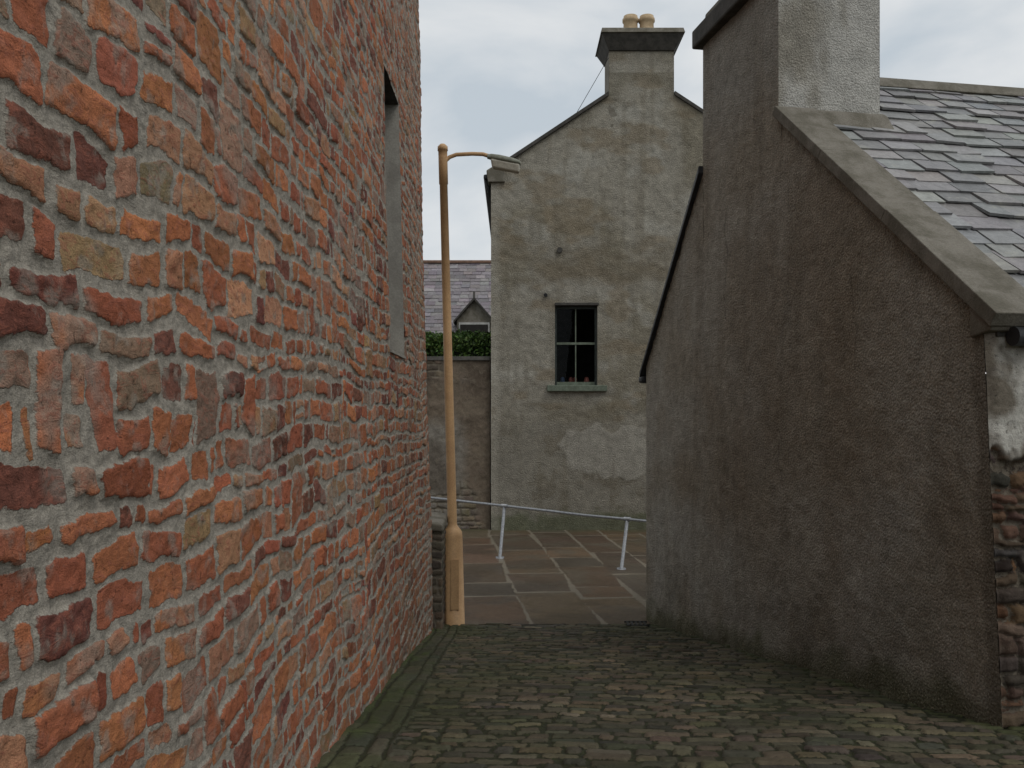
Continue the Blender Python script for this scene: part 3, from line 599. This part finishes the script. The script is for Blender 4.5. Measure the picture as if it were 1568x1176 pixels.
sec = [(0, .035, .03, .03), (.05, .055, .045, .035), (.15, .075, .05, .045), (.30, .075, .045, .05), (.385, .065, .03, .045), (.40, .05, .015, .035)]
V = []; F = []; m_ = 12
for (d, w, up, dnn) in sec:
    zc = 3.045 - d * .20
    for k in range(m_):
        t_ = 2 * math.pi * k / m_; cy, cz_ = math.cos(t_), math.sin(t_)
        V.append((hx + d, ty_ + w * math.copysign(abs(cy)**.6, cy), zc + (up if cz_ > 0 else dnn * .5) * math.copysign(abs(cz_)**.6, cz_)))
for i in range(len(sec) - 1):
    for k in range(m_): F.append((i * m_ + k, i * m_ + (k + 1) % m_, (i + 1) * m_ + (k + 1) % m_, (i + 1) * m_ + k))
F += [tuple(range(m_)), tuple(range((len(sec) - 1) * m_, len(sec) * m_))]
mesh('lantern_canopy', V, F, M_head, SL)
hexa('lantern_bowl', [(hx + .06, ty_ - .05, 2.91), (hx + .385, ty_ - .05, 2.85), (hx + .385, ty_ + .05, 2.85), (hx + .06, ty_ + .05, 2.91), (hx + .04, ty_ - .07, 3.015), (hx + .39, ty_ - .065, 2.95), (hx + .39, ty_ + .065, 2.95), (hx + .04, ty_ + .07, 3.015)], M_lens, SL, .02, 3)

# ------------------------------------------------------------ railing
RL = empty('handrail')
pts = [(-4.0, 17.5, -1.42), (-1.5, 16.12, -1.565), (-.85, 15.77, -1.60), (-.13, 15.4, -1.64), (.6, 15.0, -1.68), (1.2, 14.65, -1.715), (1.84, 14.3, -1.735), (2.6, 13.9, -1.77), (5, 12.7, -1.85)]
tube('top_rail', pts, .022, M_galv, RL, 12)
for (xt, yt, zt, xb, yb_) in ((-.13, 15.4, -1.64, -.21, 15.38), (1.86, 14.3, -1.735, 1.76, 14.28), (-2.6, 16.75, -1.5, -2.66, 16.73), (4.0, 13.2, -1.82, 3.93, 13.18)):
    tube('post', [(xb, yb_, -2.55), (xt, yt, zt)], .027, M_galv, RL, 12)
    tube('base_plate', [(xb, yb_, -2.55), (xb, yb_, -2.52)], .075, M_galv, RL, 16)
    tube('post_clamp', [(xt - .05, yt + .028, zt), (xt + .05, yt - .028, zt)], .034, M_galv, RL, 12)

# ------------------------------------------------------------ sky + sun
w = bpy.data.worlds.new('World'); scene.world = w; w.use_nodes = True; t = w.node_tree; bg = t.nodes['Background']
sky = t.nodes.new('ShaderNodeTexSky'); sky.sky_type = 'NISHITA'; sky.sun_disc = False
el, az_ = math.radians(52), math.radians(140)
sky.sun_elevation = el; sky.sun_rotation = az_; sky.air_density = 1; sky.dust_density = 2
tc = t.nodes.new('ShaderNodeTexCoord'); mp = t.nodes.new('ShaderNodeMapping'); mp.inputs['Scale'].default_value = (1, 1, 1.8); mp.inputs['Location'].default_value = (.35, .1, .3)
nz = t.nodes.new('ShaderNodeTexNoise'); nz.inputs['Scale'].default_value = 3.2; nz.inputs['Detail'].default_value = 6; nz.inputs['Roughness'].default_value = .48; nz.inputs['Distortion'].default_value = .3
t.links.new(tc.outputs['Generated'], mp.inputs[0]); t.links.new(mp.outputs[0], nz.inputs['Vector'])
cr = t.nodes.new('ShaderNodeValToRGB'); t.links.new(nz.outputs['Fac'], cr.inputs[0])
cr.color_ramp.elements[0].position = .36; cr.color_ramp.elements[0].color = (.54, .60, .65, 1)
cr.color_ramp.elements[1].position = .62; cr.color_ramp.elements[1].color = (.90, .90, .88, 1)
e = cr.color_ramp.elements.new(.49); e.color = (.73, .755, .77, 1)
sc = t.nodes.new('ShaderNodeVectorMath'); sc.operation = 'SCALE'; sc.inputs['Scale'].default_value = 10.3; t.links.new(cr.outputs[0], sc.inputs[0])
mx = t.nodes.new('ShaderNodeMix'); mx.data_type = 'RGBA'; mx.inputs[0].default_value = .9
t.links.new(sky.outputs[0], mx.inputs[6]); t.links.new(sc.outputs[0], mx.inputs[7]); t.links.new(mx.outputs[2], bg.inputs[0]); bg.inputs[1].default_value = .1
sd = bpy.data.lights.new('sun', 'SUN'); sd.energy = .8; sd.angle = math.radians(25); sd.color = (1, .96, .9)
so = bpy.data.objects.new('sun', sd); scene.collection.objects.link(so)
dirv = Vector((math.cos(el) * math.sin(az_), math.cos(el) * math.cos(az_), math.sin(el)))
so.rotation_euler = dirv.to_track_quat('Z', 'Y').to_euler()

# ------------------------------------------------------------ camera
cd = bpy.data.cameras.new('camera'); cd.sensor_width = 36; cd.lens = 31.18; cd.shift_y = .0268; cd.clip_start = .05; cd.clip_end = 1500
co = bpy.data.objects.new('camera', cd); scene.collection.objects.link(co); co.location = (0, 0, 0); co.rotation_euler = (math.radians(90), 0, 0)
scene.camera = co
